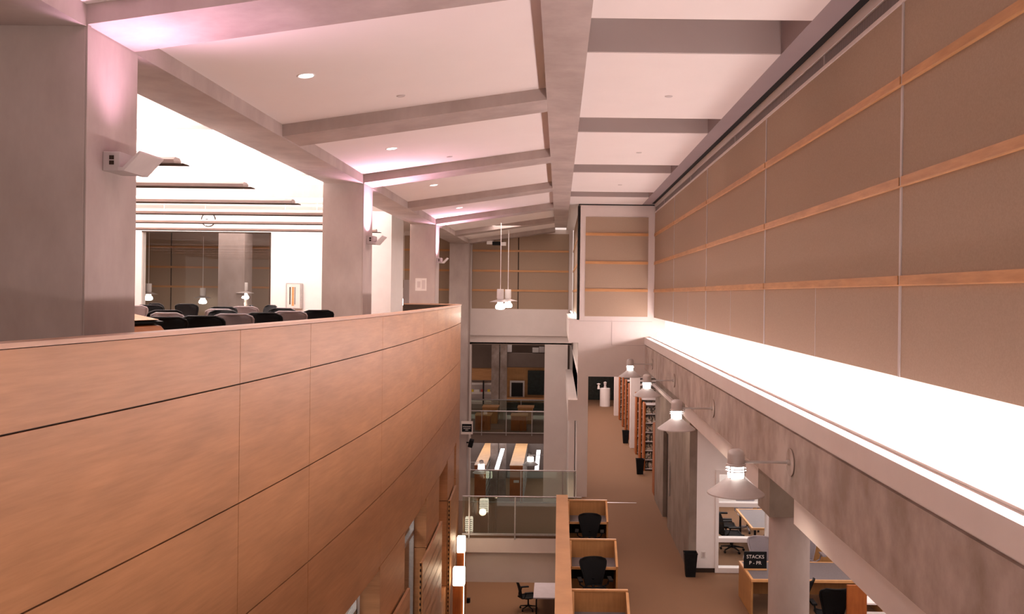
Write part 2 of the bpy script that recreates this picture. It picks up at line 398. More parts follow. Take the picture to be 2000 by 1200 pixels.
# tower
def fabric_panel(x0, x1, y, z0, z1, parent, strips=(1.96, 1.05, .165), joints=()):
    B(x0, x1, y - .01, y + .01, z0, z1).build('fabric_panel', 'fabric', parent)
    mb = MB()
    for z in strips: mb.box(x0, x1, y - .035, y - .01, z - .045, z + .045)
    mb.build('timber_strip', 'timber', parent)
    if joints:
        mb = MB()
        for j in joints: mb.box(j - .02, j + .02, y - .03, y - .01, z0, z1)
        mb.build('joint_strip', 'joint', parent)
tw = struct(MB().box(.63, 3.4, YT, YT + .45, -2.62, 2.90).box(.63, .97, YT, YT + .45, FL, -2.62).build('wall_tower', 'plaster'), 'white tower wall with a framed fabric panel above the corridor opening', 'wall')
fabric_panel(.83, 2.85, YT - .005, -.68, 2.52, tw)
mb = MB(); mb.box(.66, 3.0, YT - .008, YT, -.84, -.825); mb.box(1.70, 1.715, YT - .008, YT, -1.60, -.86); mb.box(1.70, 3.0, YT - .008, YT, -1.61, -1.60)
mb.build('reveal_line', 'recess', tw)
B(.60, 3.06, YT - .02, YT + .3, 2.895, 2.928).build('shadow_gap', 'dark', tw)  # black bar painting in the shade of the gap at the top
ts = struct(B(.63, .70, YT + .45, YB, -.68, 2.85).build('wall_tower_side', 'fabric'), 'fabric clad side of the tower facing the far atrium', 'wall')
mb = MB()
for z in (1.96, 1.05, .165): mb.box(.61, .63, YT + .5, YB, z - .045, z + .045)
mb.build('timber_strip', 'timber', ts)
B(.58, .66, YT, YT + .46, -.80, 2.87).build('corner_trim', 'dark', ts)
mb = MB(); mb.box(.33, .63, YT, YB, -1.54, -.82); mb.box(.30, .66, YT + .02, YT + 3, -.82, -.78); mb.box(.33, .63, YT, YB, -4.05, -3.38); mb.box(.42, .63, YT + 4, YB, GR, -4.6)
struct(mb.build('wall_tower_ledge', 'plaster'), 'white ledge ends stepping out from the side of the tower', 'ledge')
struct(B(.66, .95, YT + .45, YB, -4.05, -.70).build('wall_tower_core', 'plaster'), 'white wall between the far atrium and the corridor, upper part', 'wall')
struct(B(.66, .95, YT + .45, 54, GR, FL).build('wall_corridor_lower', 'plaster'), 'white wall under the corridor edge', 'wall')
struct(B(.66, .95, YT + .45, 54, FL, -2.62).build('wall_corridor_left', 'plaster'), 'plain wall on the left of the corridor', 'wall')
struct(B(.63, 9, YT + .45, 54, -2.62, -2.5).build('ceiling_corridor', 'ceiling'), 'pale corridor ceiling beyond the tower', 'ceiling')

# far wall of the atrium
fw = struct(MB().box(-25, .60, YB, YB + .3, -2.26, 2.95).build('wall_far', 'plaster'), 'far atrium wall with fabric panels and timber strips', 'wall')
fabric_panel(-3.95, .42, YB - .02, -.67, 2.75, fw, joints=(-1.86,))
fabric_panel(-24, -4.9, YB - .02, BF, 2.6, fw, joints=(-17.6, -11.5))
B(-4.9, .45, YB - .14, YB, -1.88, -.67).build('parapet', 'plaster', fw)
struct(MB().box(-.62, .42, YB - .1, YB + .8, GR, -2.26).build('wall_far_pier', 'plaster'), 'wide plain pier right of the far opening', 'wall')
struct(MB().box(-9, -3.95, YB, YB + .3, GR, -2.26).build('wall_far_left', 'plaster'), 'plain wall left of the far opening', 'wall')
c = thing('concrete_column', (-13.7, 36.8, BF), 'concrete column standing before the fabric wall, seen through the large glazed opening', 'column', 'square concrete columns along the balcony')
B(-.55, .55, -.45, .45, 0, 4.2).build('shaft', 'concrete', c)

# ------------------------------------------------------------------ balcony room
struct(B(-25, XC - .78, 2, YB, 2.80, 2.95).build('ceiling_balcony', 'ceiling'), 'bright white ceiling of the balcony reading room', 'ceiling')
struct(B(-25.2, -25, 2, YB, BF, 3).build('wall_balcony_left', 'white'), 'white far left wall of the balcony room', 'wall')
for i in range(0, 4):
    y = 7.28 + BAY * i + (0 if i else 0)
    struct(B(-25, XC - .78, y, y + .83, 2.45, 2.80).build('ceiling_beam_room', 'concrete'), 'concrete cross beam in the balcony room ceiling', 'beam')['group'] = 'cross beams in the balcony room ceiling'
wp = struct(MB().box(-25, -14.4, 30, 30.3, BF, 2.8).box(-14.4, -9.95, 30, 30.3, 2.03, 2.8).box(-9.95, -5.8, 30, 30.3, BF, 2.8).box(-6.1, -5.8, 30.3, 32.3, BF, 2.8).build('wall_partition_balcony', 'white'), 'bright white partition with a large glazed opening', 'wall')
mb = MB(); mb.box(-14.4, -9.95, 29.98, 30.02, 1.99, 2.03); mb.box(-9.99, -9.95, 29.98, 30.02, BF, 2.03); mb.build('opening_edge', 'joint', wp)
B(-14.4, -9.99, 30.1, 30.12, BF, 2.0).build('pane', 'pane', wp)
struct(B(-6.0, -4.8, 33.5, 33.8, BF, .5).build('wall_balcony_grey', 'recess'), 'low grey wall between the second and third columns', 'wall')
# linear pendants
M['fixture'] = mat('fixture_paint', (.62, .54, .52), .4)
lp = thing('linear_pendant', (0, 0, 0), 'x', 'light fixture', 'long linear pendants in the balcony room')
MB().prism([(-.10, .0), (.10, 0), (.13, .05), (.07, .09), (-.07, .09), (-.13, .05)], 'x', -14, 0).build('housing', 'fixture', lp)
mb = MB().prism([(-.12, -.012), (.12, -.012), (.10, .0), (-.10, 0)], 'x', -14, .12); mb.build('reflector', 'joint', lp)
for x in (-1.0, -5, -9, -13): MB().tube([(x, 0, .09), (x, 0, 1.03)], .006, 6).build('hanger', 'metal', lp)
lab = ['linear pendant light nearest the camera, its tip showing beside the near column uplight', 'second linear pendant light from the camera in the balcony room', 'third linear pendant light in the balcony room, just above the pale ceiling band',
       'fourth linear pendant light, running behind the second column', 'fifth linear pendant light, just above the round wall clock', 'farthest linear pendant light before the white partition']
for i in range(6):
    place(lp, i, (-5.35, 12.15 + 2.65 * i, 1.76), lab[i])
    l = bpy.data.lights.new('pendant_uplight', 'AREA'); l.shape = 'RECTANGLE'; l.size = 13; l.size_y = .15; l.energy = 1100; l.color = (1, .88, .85)
    o = bpy.data.objects.new('pendant_uplight', l); COL.objects.link(o); o.location = (-12.0, 12.15 + 2.65 * i, 1.9); o.rotation_euler = (math.pi, 0, 0)
# column uplights
ul = thing('column_uplight', (0, 0, 0), 'x', 'uplight', 'angular uplights on the concrete columns')
B(0, .15, -.17, .17, -.10, .07).build('housing', 'lampgrey', ul, bevel=.008)
MB().prism([(.15, -.10), (.20, -.10), (.345, .06), (.335, .075), (.19, -.07), (.15, -.07)], 'y', -.20, .24).build('reflector_plate', 'shelf', ul)
mb = MB(); mb.box(.06, .10, -.175, -.168, .0, .035); mb.box(.06, .10, -.175, -.168, -.045, -.01); mb.build('vent_slot', 'joint', ul)
lab = ['angular metal uplight on the nearest concrete column', 'angular metal uplight on the second concrete column', 'angular metal uplight on the third concrete column']
for i, (y, z) in enumerate(((7.28 + .45, 1.13), (17.58 + .5, 1.10), (27.88 + .45, 1.08))):
    place(ul, i, (XC, y, z), lab[i])
    l = bpy.data.lights.new('uplight_lamp', 'SPOT'); l.energy = (200, 420, 420)[i]; l.spot_size = (2.2, 2.4, 2.4)[i]; l.spot_blend = 1.0; l.color = (1, .56, .80); l.shadow_soft_size = .12
    o = bpy.data.objects.new('uplight_lamp', l); COL.objects.link(o); o.location = (XC + .24, y, z + .10); o.rotation_euler = (math.pi + (.25 if i else .1), (.4, .05, .05)[i], 0)
# notice, clock, poster
p = at(822, 556, 27.86); n = thing('paper_notice', (p[0], 27.88, p[2]), 'small white paper notice on the dark third column', 'notice')
B(-.18, .18, -.006, 0, -.20, .20).build('sheet', 'paper', n)
mb = MB(); mb.box(-.12, -.02, -.009, -.006, -.1, .1); mb.box(.03, .13, -.009, -.006, -.14, .14); mb.build('printed_block', 'recess', n)
p = at(575, 578, 29.95); po = thing('framed_poster', (p[0], 29.97, p[2]), 'tall framed picture on the bright white partition left of the second column', 'poster')
B(-.28, .28, -.05, 0, -.45, .43).build('frame', 'metal', po); B(-.25, .20, -.055, -.05, -.42, .40).build('print', 'paper', po)
mb = MB(); mb.box(-.16, -.12, -.06, -.055, -.3, .3); mb.box(.02, .04, -.06, -.055, -.3, .3); mb.build('dark_bar', 'joint', po)
B(-.08, -.0, -.06, -.055, -.35, .3).build('picture_strip', 'timber', po)
p = at(406, 429, 29.9); ck = thing('wall_clock', (p[0], 29.97, p[2]), 'round white clock high on the partition above the glazed opening', 'clock')
o = MB().lathe([(0, -.03), (.19, -.03), (.21, 0), (.22, .01)], n=24).build('clock_face', 'white', ck); o.rotation_euler = (math.pi / 2, 0, 0); o.location = (0, -.02, 0)
o = MB().lathe([(.21, .0), (.24, -.03), (.25, .02)], n=24).build('rim', 'joint', ck); o.rotation_euler = (math.pi / 2, 0, 0); o.location = (0, -.02, 0)
B(-.12, 0, -.06, -.055, -.02, .02).build('hand', 'joint', ck)

# bell pendants
pd = thing('bell_pendant', (0, 0, 0), 'x', 'pendant lamp', 'bell pendants hanging in the far atrium')
MB().lathe([(0, .62), (.11, .62), (.12, .60), (.12, .30), (.10, .27), (0, .27)]).build('cap', 'white', pd, smooth=True)
MB().lathe([(.10, .27), (.12, .25), (.36, .18), (.365, .17), (.34, .17), (.11, .23)]).build('shade', 'lampgrey', pd, smooth=True)
MB().lathe([(0, .22), (.09, .22), (.10, .12), (.16, .04), (.17, -.03), (.12, -.08), (0, -.09)]).build('globe', 'glow', pd, smooth=True)
MB().tube([(0, 0, .62), (0, 0, 2.9)], .012, 6).build('cord', 'white', pd)
lab = ['bell pendant lamp hanging in the far atrium, nearer of the close pair', 'bell pendant lamp hanging in the far atrium, farther of the close pair', 'bell pendant lamp seen between the second and third columns',
       'bell pendant lamp at the left edge of the glazed opening', 'bell pendant lamp at the right side of the glazed opening', 'small distant bell pendant lamp in the middle of the glazed opening']
for i, (px, py, Y) in enumerate(((977, 600, 30), (992, 597, 33.5), (788, 592, 36), (290, 583, 36.5), (478, 581, 36.5), (396, 590, 38.6))):
    place(pd, i, at(px, py, Y), lab[i])
    if i < 5:
        l = bpy.data.lights.new('pendant_lamp', 'POINT'); l.energy = 40; l.color = (1, .8, .65); l.shadow_soft_size = .1
        o = bpy.data.objects.new('pendant_lamp', l); COL.objects.link(o); p = at(px, py, Y); o.location = (p[0], p[1], p[2] - .3)
p = at(973, 475, 38.5); sc = thing('security_camera', p, 'small white camera high on the far fabric wall', 'camera')
B(-.25, .25, -.1, .1, -.10, .06).build('body', 'black', sc); B(-.5, -.2, -.08, .08, -.06, .1).build('bracket', 'white', sc); B(.15, .35, -.12, .1, -.12, .04).build('lens_hood', 'white', sc)

# ------------------------------------------------------------------ office chairs
def chair_meshes(meshmat, framemat, label, rows=14):
    """mesh office chair, sitter facing +Y; origin on the floor"""
    c = thing('office_chair', (0, 0, 0), label, 'chair')
    W = [(.0, .17), (.12, .20), (.28, .24), (.42, .285), (.50, .298), (.54, .29), (.57, .255), (.588, .18)]
    def hw(t):
        for (a, wa), (b, wb) in zip(W[:-1], W[1:]):
            if a <= t <= b: return wa + (wb - wa) * (t - a) / (b - a)
        return W[-1][1]
    vs = []; fs = []; nr, nc = 16, 12
    def bp(t, s):
        w = hw(t); x = s * w; y = -.27 - .16 * t / .588 - .05 * (1 - s * s) + .03 * math.sin(t * 5); return (x, y, .47 + t)
    for i in range(nr + 1):
        t = .588 * i / nr
        for j in range(nc + 1): vs.append(bp(t, -1 + 2 * j / nc))
    for i in range(nr):
        for j in range(nc): a = i * (nc + 1) + j; fs.append((a, a + 1, a + nc + 2, a + nc + 1))
    mb = MB().add(vs, fs); bk = mb.build('backrest', meshmat, c, smooth=True)
    s = bk.modifiers.new('thick', 'SOLIDIFY'); s.thickness = .012
    path = [bp(.588 * i / 16, -1) for i in range(17)] + [bp(.588, -1 + 2 * j / 8) for j in range(1, 8)] + [bp(.588 * i / 16, 1) for i in range(16, -1, -1)] + [bp(0, 0)] + [bp(0, -1)]
    MB().tube(path, .016, 8).build('back_frame', framemat, bk, smooth=True)
    MB().tube([(0, -.33, .62), (0, -.36, .48), (0, -.2, .38)], .03, 8).build('lumbar_bar', framemat, bk)
    # seat
    vs = []; fs = []
    for i in range(9):
        t = i / 8; y = -.24 + .48 * t; w = .23 + .02 * math.sin(t * math.pi)
        for j in range(9):
            s = -1 + j / 4; vs.append((s * w * (1 - .12 * (abs(t - .5) * 2) ** 4), y, .455 - .03 * (1 - s * s) - .04 * max(0, t - .75) * 4 * .25))
    for i in range(8):
        for j in range(8): a = i * 9 + j; fs.append((a, a + 1, a + 10, a + 9))
    st = MB().add(vs, fs).build('seat', meshmat, c, smooth=True); s = st.modifiers.new('thick', 'SOLIDIFY'); s.thickness = .012
    ring = [vs[j] for j in range(9)] + [vs[9 * i + 8] for i in range(1, 9)] + [vs[72 + j] for j in range(7, -1, -1)] + [vs[9 * i] for i in range(7, -1, -1)]
    MB().tube(ring, .018, 8).build('seat_frame', framemat, st, smooth=True)
    for s in (-1, 1):
        a = MB().tube([(s * .20, -.22, .44), (s * .31, -.20, .52), (s * .33, -.16, .66)], .017, 8); a.box(s * .33 - .045, s * .33 + .045, -.2, .09, .66, .695)
        a.build('armrest', framemat, c)
    MB().tube([(0, 0, .41), (0, 0, .12)], .028, 10).build('gas_column', 'black', c)
    B(-.12, .12, -.12, .1, .38, .42).build('tilt_box', 'black', c)
    b = MB()
    for k in range(5):
        t = 2 * math.pi * k / 5 + .3; b.tube([(0, 0, .13), (math.cos(t) * .30, math.sin(t) * .30, .08)], .028, 8, .016)
    b.build('star_base', framemat, c)
    for k in range(5):
        t = 2 * math.pi * k / 5 + .3; x, y = math.cos(t) * .30, math.sin(t) * .30
        MB().tube([(x - .022, y, .03), (x + .022, y, .03)], .03, 12).build('caster', 'black', c)
    return c
blk = chair_meshes('blackmesh', 'black', 'x'); gry = chair_meshes('greymesh', 'greyframe', 'x')
used = {'b': False, 'g': False}
def put_chair(kind, loc, rz, label, group):
    src = blk if kind == 'b' else gry
    o = copy_tree(src) if used[kind] else src
    used[kind] = True; o.location = loc; o.rotation_euler = (0, 0, rz); o['label'] = label; o['group'] = group
    return o
# (centre px, top py, kind, depth override, label)
bal = [(412, 617, 'b', 'black mesh chair closest to the wood rail in the balcony room'), (358, 611, 'g', 'grey mesh chair just left of the closest black chair'), (461, 613, 'g', 'grey mesh chair just right of the closest black chair'),
 (531, 611, 'b', 'black mesh chair at the rail, midway to the second column'), (566, 608, 'g', 'grey mesh chair partly hidden behind the black chair midway along the rail'), (580, 602, 'g', 'pale grey chair in front of the framed picture'),
 (612, 606, 'b', 'black framed chair touching the edge of the second column'), (533, 604, 'b', 'dark chair peeking out behind the black chair midway along the rail'), (483, 599, 'g', 'grey mesh chair below the right bell pendant'),
 (449, 604, 'g', 'grey mesh chair behind the grey chair right of the closest one'), (409, 608, 'b', 'black chair directly behind the closest black chair'), (305, 606, 'b', 'black chair just behind the lectern, upper of two'),
 (308, 619, 'b', 'black chair tucked against the lectern side'), (300, 596, 'b', 'black chair behind the lectern, near the glazed opening'), (330, 593, 'b', 'dark chair under the left bell pendant'),
 (377, 594, 'b', 'dark chair standing alone in the middle of the glazed opening'), (266, 597, 'g', 'grey chair at the edge of the nearest column'), (427, 601, 'b', 'dark low chair left of the grey chair below the right pendant'),
 (454, 597, 'b', 'distant black chair left of the right bell pendant'), (500, 597, 'b', 'distant black chair right of the right bell pendant')]
for i, (px, py, k, lb) in enumerate(bal):
    u, v = uv(px, py); Y = .36 * F / v; Y = min(Y, 29.0)
    X = u * Y / F
    put_chair(k, (X, Y, BF), [.1, -.2, .25, 0, .3, -.4, .5, 3.0, .2, -.1, 2.9, .8, .6, .2, -.5, 0, .3, 3.3, 2.0, 2.4][i], lb, 'mesh chairs in the balcony room')
# tables in the balcony room
tb = thing('reading_table', (0, 0, 0), 'x', 'table', 'pale tables in the balcony room')
B(-.55, .55, -.35, .35, .71, .74).build('tabletop', 'tabletop', tb, bevel=.006)
B(-.555, .555, -.355, .355, .695, .712).build('table_edge', 'timber', tb)
for sx in (-1, 1):
    for sy in (-1, 1): B(sx * .48 - .025, sx * .48 + .025, sy * .28 - .025, sy * .28 + .025, 0, .70).build('leg', 'metal', tb)
for i, (x, Y, l) in enumerate(((-6.1, 12.6, 'pale table right beside the wood rail next to the lectern'), (-8.4, 17.3, 'pale table behind the lectern chairs'), (-5.9, 20.7, 'pale table beyond the second column'),
    (-8.85, 21.75, 'pale table in the middle of the balcony room'), (-6.5, 24.2, 'farthest pale table in front of the white partition'))):
    place(tb, i, (x, Y, BF), l)
# lectern
x = -4.50
lt = thing('lectern', (x, 9.2, BF), 'brown wood lectern with rounded front and open book on top, beside the nearest column', 'lectern', rz=-.25)
prof = [(-.28, 0), (.25, 0), (.25, .86), (.22, .96), (.15, 1.03), (.05, 1.06), (-.28, 1.10)]
MB().prism(prof, 'y', -.25, .25).build('body', 'lectern', lt, bevel=.01)
MB().prism([(-.32, 1.115), (.14, 1.06), (.14, 1.08), (-.32, 1.14)], 'y', -.3, .3).build('reading_top', 'black', lt)
MB().prism([(-.30, 1.14), (.10, 1.088), (.13, 1.10), (-.30, 1.175)], 'y', -.24, .24).build('open_book', 'oaktop', lt)

# ------------------------------------------------------------------ wall lamps
wlp = thing('wall_lamp', (0, 0, 0), 'x', 'wall lamp', 'arm mounted wall lamps on the concrete beam')   # origin on the beam face, arm towards -X
o = MB().lathe([(0, 0), (.155, 0), (.165, .008), (.165, .018), (0, .018)], n=32).build('wall_plate', 'concrete_beam', wlp, smooth=True); o.rotation_euler = (0, -math.pi / 2, 0)
MB().tube([(-.02, 0, 0), (-.05, 0, 0)], .032, 12).tube([(-.02, 0, 0), (-.60, 0, 0)], .017, 10).build('arm', 'lampgrey', wlp, smooth=True)
cx = -.655
MB().lathe([(0, .155), (.05, .15), (.085, .13), (.100, .09), (.102, -.02), (.115, -.03), (.115, -.045), (0, -.045)], (cx, 0, 0)).build('cap', 'lampgrey', wlp, smooth=True)
gl = MB().lathe([(0, -.045), (.092, -.045), (.098, -.10), (.092, -.185), (0, -.185)], (cx, 0, 0)).build('lamp_glass', 'glow', wlp, smooth=True)
gd = MB()
for z in (-.075, -.105): gd.tube([(cx + .122 * math.cos(t), .122 * math.sin(t), z) for t in [2 * math.pi * k / 20 for k in range(21)]], .006, 6)
for k in range(4):
    t = math.pi / 4 + math.pi / 2 * k; gd.tube([(cx + .118 * math.cos(t), .118 * math.sin(t), -.03), (cx + .118 * math.cos(t), .118 * math.sin(t), -.19)], .006, 6)
gd.build('wire_guard', 'lampgrey', gl)
MB().lathe([(.095, -.185), (.115, -.20), (.335, -.365), (.338, -.378), (.33, -.378), (.11, -.215), (.0, -.2)], (cx, 0, 0), 40).build('shade', 'lampgrey', wlp, smooth=True)
lab = ['conical wall lamp on the concrete beam, nearest and largest', 'conical wall lamp second nearest on the concrete beam', 'conical wall lamp third along the concrete beam', 'conical wall lamp farthest along the beam, by the tower']
for i, Y in enumerate((10.34, 15.55, 20.8, 25.7)):
    z = [-1.96, -2.0, -2.02, -2.02][i]
    place(wlp, i, (XL, Y, z), lab[i])
    l = bpy.data.lights.new('wall_lamp_light', 'SPOT'); l.energy = 55; l.spot_size = 2.5; l.spot_blend = .6; l.color = (1, .80, .66); l.shadow_soft_size = .1
    o = bpy.data.objects.new('wall_lamp_light', l); COL.objects.link(o); o.location = (XL + cx, Y, z - .30)

# ------------------------------------------------------------------ lower right
struct(B(0, 14, 0, YT, FL - .35, FL).build('floor', 'carpet'), 'brown carpet of the reading walkway', 'floor')
struct(B(.75, 14, YT, 56, FL - .35, FL).build('floor_corridor', 'carpet'), 'brown carpet of the corridor', 'floor')
struct(B(1.30, 2.5, 27.25, 27.31, FL, FL + .004).build('trim_3', 'metal'), 'thin pale joint across the carpet beside the carrels', 'trim')
struct(MB().box(3.0, 3.12, 3, 11.0, -2.86, -2.36).box(3.0, 3.12, 12.85, 20.5, -2.86, -2.36).build('wall_bulkhead', 'plaster'), 'white bulkhead under the concrete beam', 'wall')
struct(MB().box(3.12, 14, 3, 11, -2.9, -2.8).box(3.9, 14, 11, 12.85, -2.9, -2.8).box(3.12, 14, 12.85, 20.5, -2.9, -2.8).build('ceiling_reading', 'ceiling'), 'pale ceiling of the reading area under the beam', 'ceiling')
struct(B(3.05, 14, 20.5, YT, -2.9, -2.8).build('ceiling_conference', 'ceiling'), 'pale ceiling of the glazed meeting room', 'ceiling')
rc = thing('round_column', (3.32, 12.4, FL), 'round concrete column under the concrete beam at lower right', 'column')
MB().lathe([(0, 0), (.285, 0), (.285, 3.46), (0, 3.46)], n=48).build('shaft', 'concrete', rc, smooth=True)
B(-.36, .40, -.30, .40, 3.44, 4.13).build('capital', 'concrete_dark', rc)  # darker concrete colour puts in the shade under the beam
cw = struct(MB().box(3.12, 3.30, 20.5, 24.5, FL, -2.3).box(3.12, 3.30, 25.6, 27.8, FL, -2.3).box(3.12, 3.3, 24.5, 25.6, -3.9, -2.3).build('wall_concrete', 'concrete_dark'), 'concrete shear wall beside the corridor with a dark doorway', 'wall')
B(3.24, 3.28, 24.5, 25.6, FL, -3.9).build('door_leaf', 'black', cw)
B(3.07, 3.10, 23.9, 23.97, FL + 1.0, FL + 1.95).build('push_handle', 'metal', cw)
# white partition + glazed frame
wp = struct(MB().box(3.30, 3.74, 20.5, 20.62, FL, -2.8).box(5.05, 14, 20.5, 20.62, FL, -2.8).box(3.74, 5.05, 20.5, 20.62, -4.08, -2.8).build('wall_partition', 'white'), 'bright white partition beside the concrete wall', 'wall')
B(3.30, 3.74, 20.485, 20.5, FL, FL + .10).build('baseboard', 'joint', wp)
sk = thing('wall_outlet', (3.47, 20.495, FL + .42), 'small outlet low on the white partition', 'outlet'); B(-.05, .05, -.012, .005, -.07, .07).build('cover_plate', 'paper', sk); B(-.03, .03, -.016, -.01, -.05, .05).build('socket', 'recess', sk)
fr = thing('window_5', (4.4, 20.5, FL), 'white framed floor to ceiling interior window of the meeting room', 'window'); fr['kind'] = 'structure'
mb = MB()
for x0, x1 in ((-.66, -.58), (.54, .65)): mb.box(x0, x1, -.04, .16, 0, 2.42)
for z0, z1 in ((0, .12), (.72, .82), (1.55, 1.65), (2.32, 2.42)): mb.box(-.58, .54, -.04, .16, z0, z1)
mb.build('window_frame', 'white', fr, bevel=.006); B(-.58, .54, .04, .05, .1, 2.35).build('pane', 'pane', fr)
struct(B(3.30, 3.42, 20.62, YT, FL, -2.8).build('wall_meeting_left', 'white'), 'white left wall of the meeting room', 'wall')
struct(B(3.42, 14, 27.0, 27.2, FL, -2.8).build('wall_meeting_back', 'white'), 'white back wall of the meeting room', 'wall')
struct(B(3.42, 9, 26.96, 27.0, FL, FL + .12).build('baseboard_meeting', 'joint'), 'dark baseboard of the meeting room', 'baseboard')
struct(B(14, 14.2, 0, YT, FL, -2.8).build('wall_reading_right', 'white'), 'white right wall of the reading area', 'wall')
def long_table(name, x0, x1, y0, y1, z, label, panel=False):
    t = thing(name, (x0, y0, FL), label, 'table')
    B(.03, x1 - x0 - .03, .03, y1 - y0 - .03, .72, .745).build('desktop', 'desktop', t)
    mb = MB(); X = x1 - x0; Yd = y1 - y0
    mb.box(0, X, 0, .05, .70, .75).box(0, X, Yd - .05, Yd, .70, .75).box(0, .05, .05, Yd - .05, .70, .75).box(X - .05, X, .05, Yd - .05, .70, .75).build('edge_band', 'oaktop', t)
    if panel:
        for xx in (0, X - .04): B(xx, xx + .04, .02, Yd - .02, 0, .70).build('side_panel', 'oak', t)
        B(.04, X - .04, Yd * .5, Yd * .5 + .03, .25, .70).build('modesty_panel', 'oak', t)
    else:
        for xx in (.08, X - .12):
            for yy in (.08, Yd - .12): B(xx, xx + .05, yy, yy + .05, 0, .70).build('leg', 'black', t)
    return t
long_table('conference_table', 4.86, 7.2, 21.65, 23.6, 0, 'grey topped meeting table behind the white framed window')
put_chair('b', (4.50, 22.25, FL), -1.45, 'black chair at the left side of the meeting table, nearer the glass', 'chairs in the meeting room')
put_chair('b', (4.50, 23.1, FL), -1.6, 'black chair at the left side of the meeting table, farther from the glass', 'chairs in the meeting room')
put_chair('g', (5.30, 24.15, FL), 3.14, 'grey chair at the far end of the meeting table', 'chairs in the meeting room')
put_chair('b', (5.45, 21.25, FL), .2, 'dark chair low behind the middle bar of the white framed window', 'chairs in the meeting room')
long_table('study_table', 3.98, 6.7, 17.7, 18.95, 0, 'long grey topped study table with oak end panel by the round column', True)
sg = thing('stacks_sign', (4.2, 18.35, FL + .752), 'black desk sign with white lettering standing on the study table', 'sign', rz=.0)
o = B(-.24, .24, -.012, .012, .02, .38).build('sign_board', 'black', sg); 
MB().box(-.24, .24, -.05, .05, 0, .025).build('sign_base', 'oaktop', sg)
def text(body, size, loc, parent, m):
    cu = bpy.data.curves.new('t', 'FONT'); cu.body = body; cu.size = size; cu.align_x = 'CENTER'; cu.extrude = .001
    t = bpy.data.objects.new('t', cu); COL.objects.link(t)
    me = bpy.data.meshes.new_from_object(t.evaluated_get(bpy.context.evaluated_depsgraph_get())); bpy.data.objects.remove(t)
    me.materials.clear(); me.materials.append(M[m])
    o = bpy.data.objects.new('lettering', me); COL.objects.link(o); o.parent = parent; o.location = loc; o.rotation_euler = (math.pi / 2, 0, 0); return o
text('STACKS', .105, (0, -.015, .24), sg, 'paper'); text('P - PR', .105, (0, -.015, .11), sg, 'paper')
put_chair('g', (4.55, 19.35, FL), 2.9, 'grey mesh chair behind the black desk sign', 'chairs at the study table')
put_chair('b', (4.55, 17.0, FL), .9, 'black chair pulled up to the study table, left of the round column', 'chairs at the study table')
put_chair('b', (5.25, 16.7, FL), 0, 'black mesh chair facing the study table, right of the round column', 'chairs at the study table')
put_chair('g', (5.72, 19.7, FL), 3.14, 'grey chair across the study table, against the wood panel', 'chairs at the study table')
put_chair('g', (4.5, 14.9, FL), .2, 'grey chair low beside the round column at the frame edge', 'chairs at the study table')
put_chair('g', (5.35, 14.6, FL), 0, 'grey chair low in front of the orange wood end panel', 'chairs at the study table')
wpn = thing('wood_screen', (5.2, 20.2, FL), 'tan wood screen behind the grey chair across the study table', 'screen'); B(.3, 2.4, 0, .06, 0, 1.3).build('panel', 'oak', wpn); B(.3, 2.4, -.02, .08, 1.3, 1.34).build('rail', 'oaktop', wpn)
oc = thing('bookcase_end', (5.25, 15.9, FL), 'orange wood end panel of a low bookcase right of the black chair', 'bookcase')
o_x = at(1655, 1150, 15.9)[0] - 5.25
B(o_x, o_x + .36, 0, .05, 0, 1.25).build('end_panel', 'orange', oc); B(o_x + .36, o_x + 1.6, 0, .4, .05, .5).build('shelf_unit', 'shelf', oc); B(o_x + .36, o_x + 1.6, .0, .4, .6, .63).build('shelf', 'white', oc); B(o_x + .36, o_x + 1.6, .0, .4, .9, .93).build('shelf', 'white', oc)
long_table('side_table', 3.85, 5.1, 13.55, 14.2, 0, 'small table at the bottom edge right of the round column')
# trash bins
bn = thing('waste_bin', (0, 0, 0), 'x', 'bin', 'black waste bins')
def bin_mesh():
    mb = MB(); w0, d0, w1, d1, h = .11, .08, .15, .12, .55
    o = [(-w0, -d0, 0), (w0, -d0, 0), (w0, d0, 0), (-w0, d0, 0), (-w1, -d1, h), (w1, -d1, h), (w1, d1, h), (-w1, d1, h)]
    i = [(x * .88, y * .86, z + (.02 if z == 0 else 0)) for x, y, z in o]
    mb.add(o + i, [(0, 3, 2, 1), (0, 1, 5, 4), (1, 2, 6, 5), (2, 3, 7, 6), (3, 0, 4, 7), (8, 9, 10, 11), (8, 12, 13, 9), (9, 13, 14, 10), (10, 14, 15, 11), (11, 15, 12, 8), (4, 5, 13, 12), (5, 6, 14, 13), (6, 7, 15, 14), (7, 4, 12, 15)])
    return mb
bin_mesh().build('bin_body', 'black', bn, bevel=.006)
MB().box(-.155, .155, -.125, -.118, .53, .56).box(-.155, .155, .118, .125, .53, .56).box(-.155, -.148, -.118, .118, .53, .56).box(.148, .155, -.118, .118, .53, .56).build('rim', 'black', bn)
place(bn, 0, (3.12, 20.2, FL), 'black waste bin at the corner of the concrete wall and the white partition')
place(bn, 1, (3.02, 31.7, FL), 'black waste bin beside the nearer bookcase ends in the corridor')
place(bn, 2, (3.0, 38.3, FL), 'black waste bin beside the farther bookcase ends in the corridor')

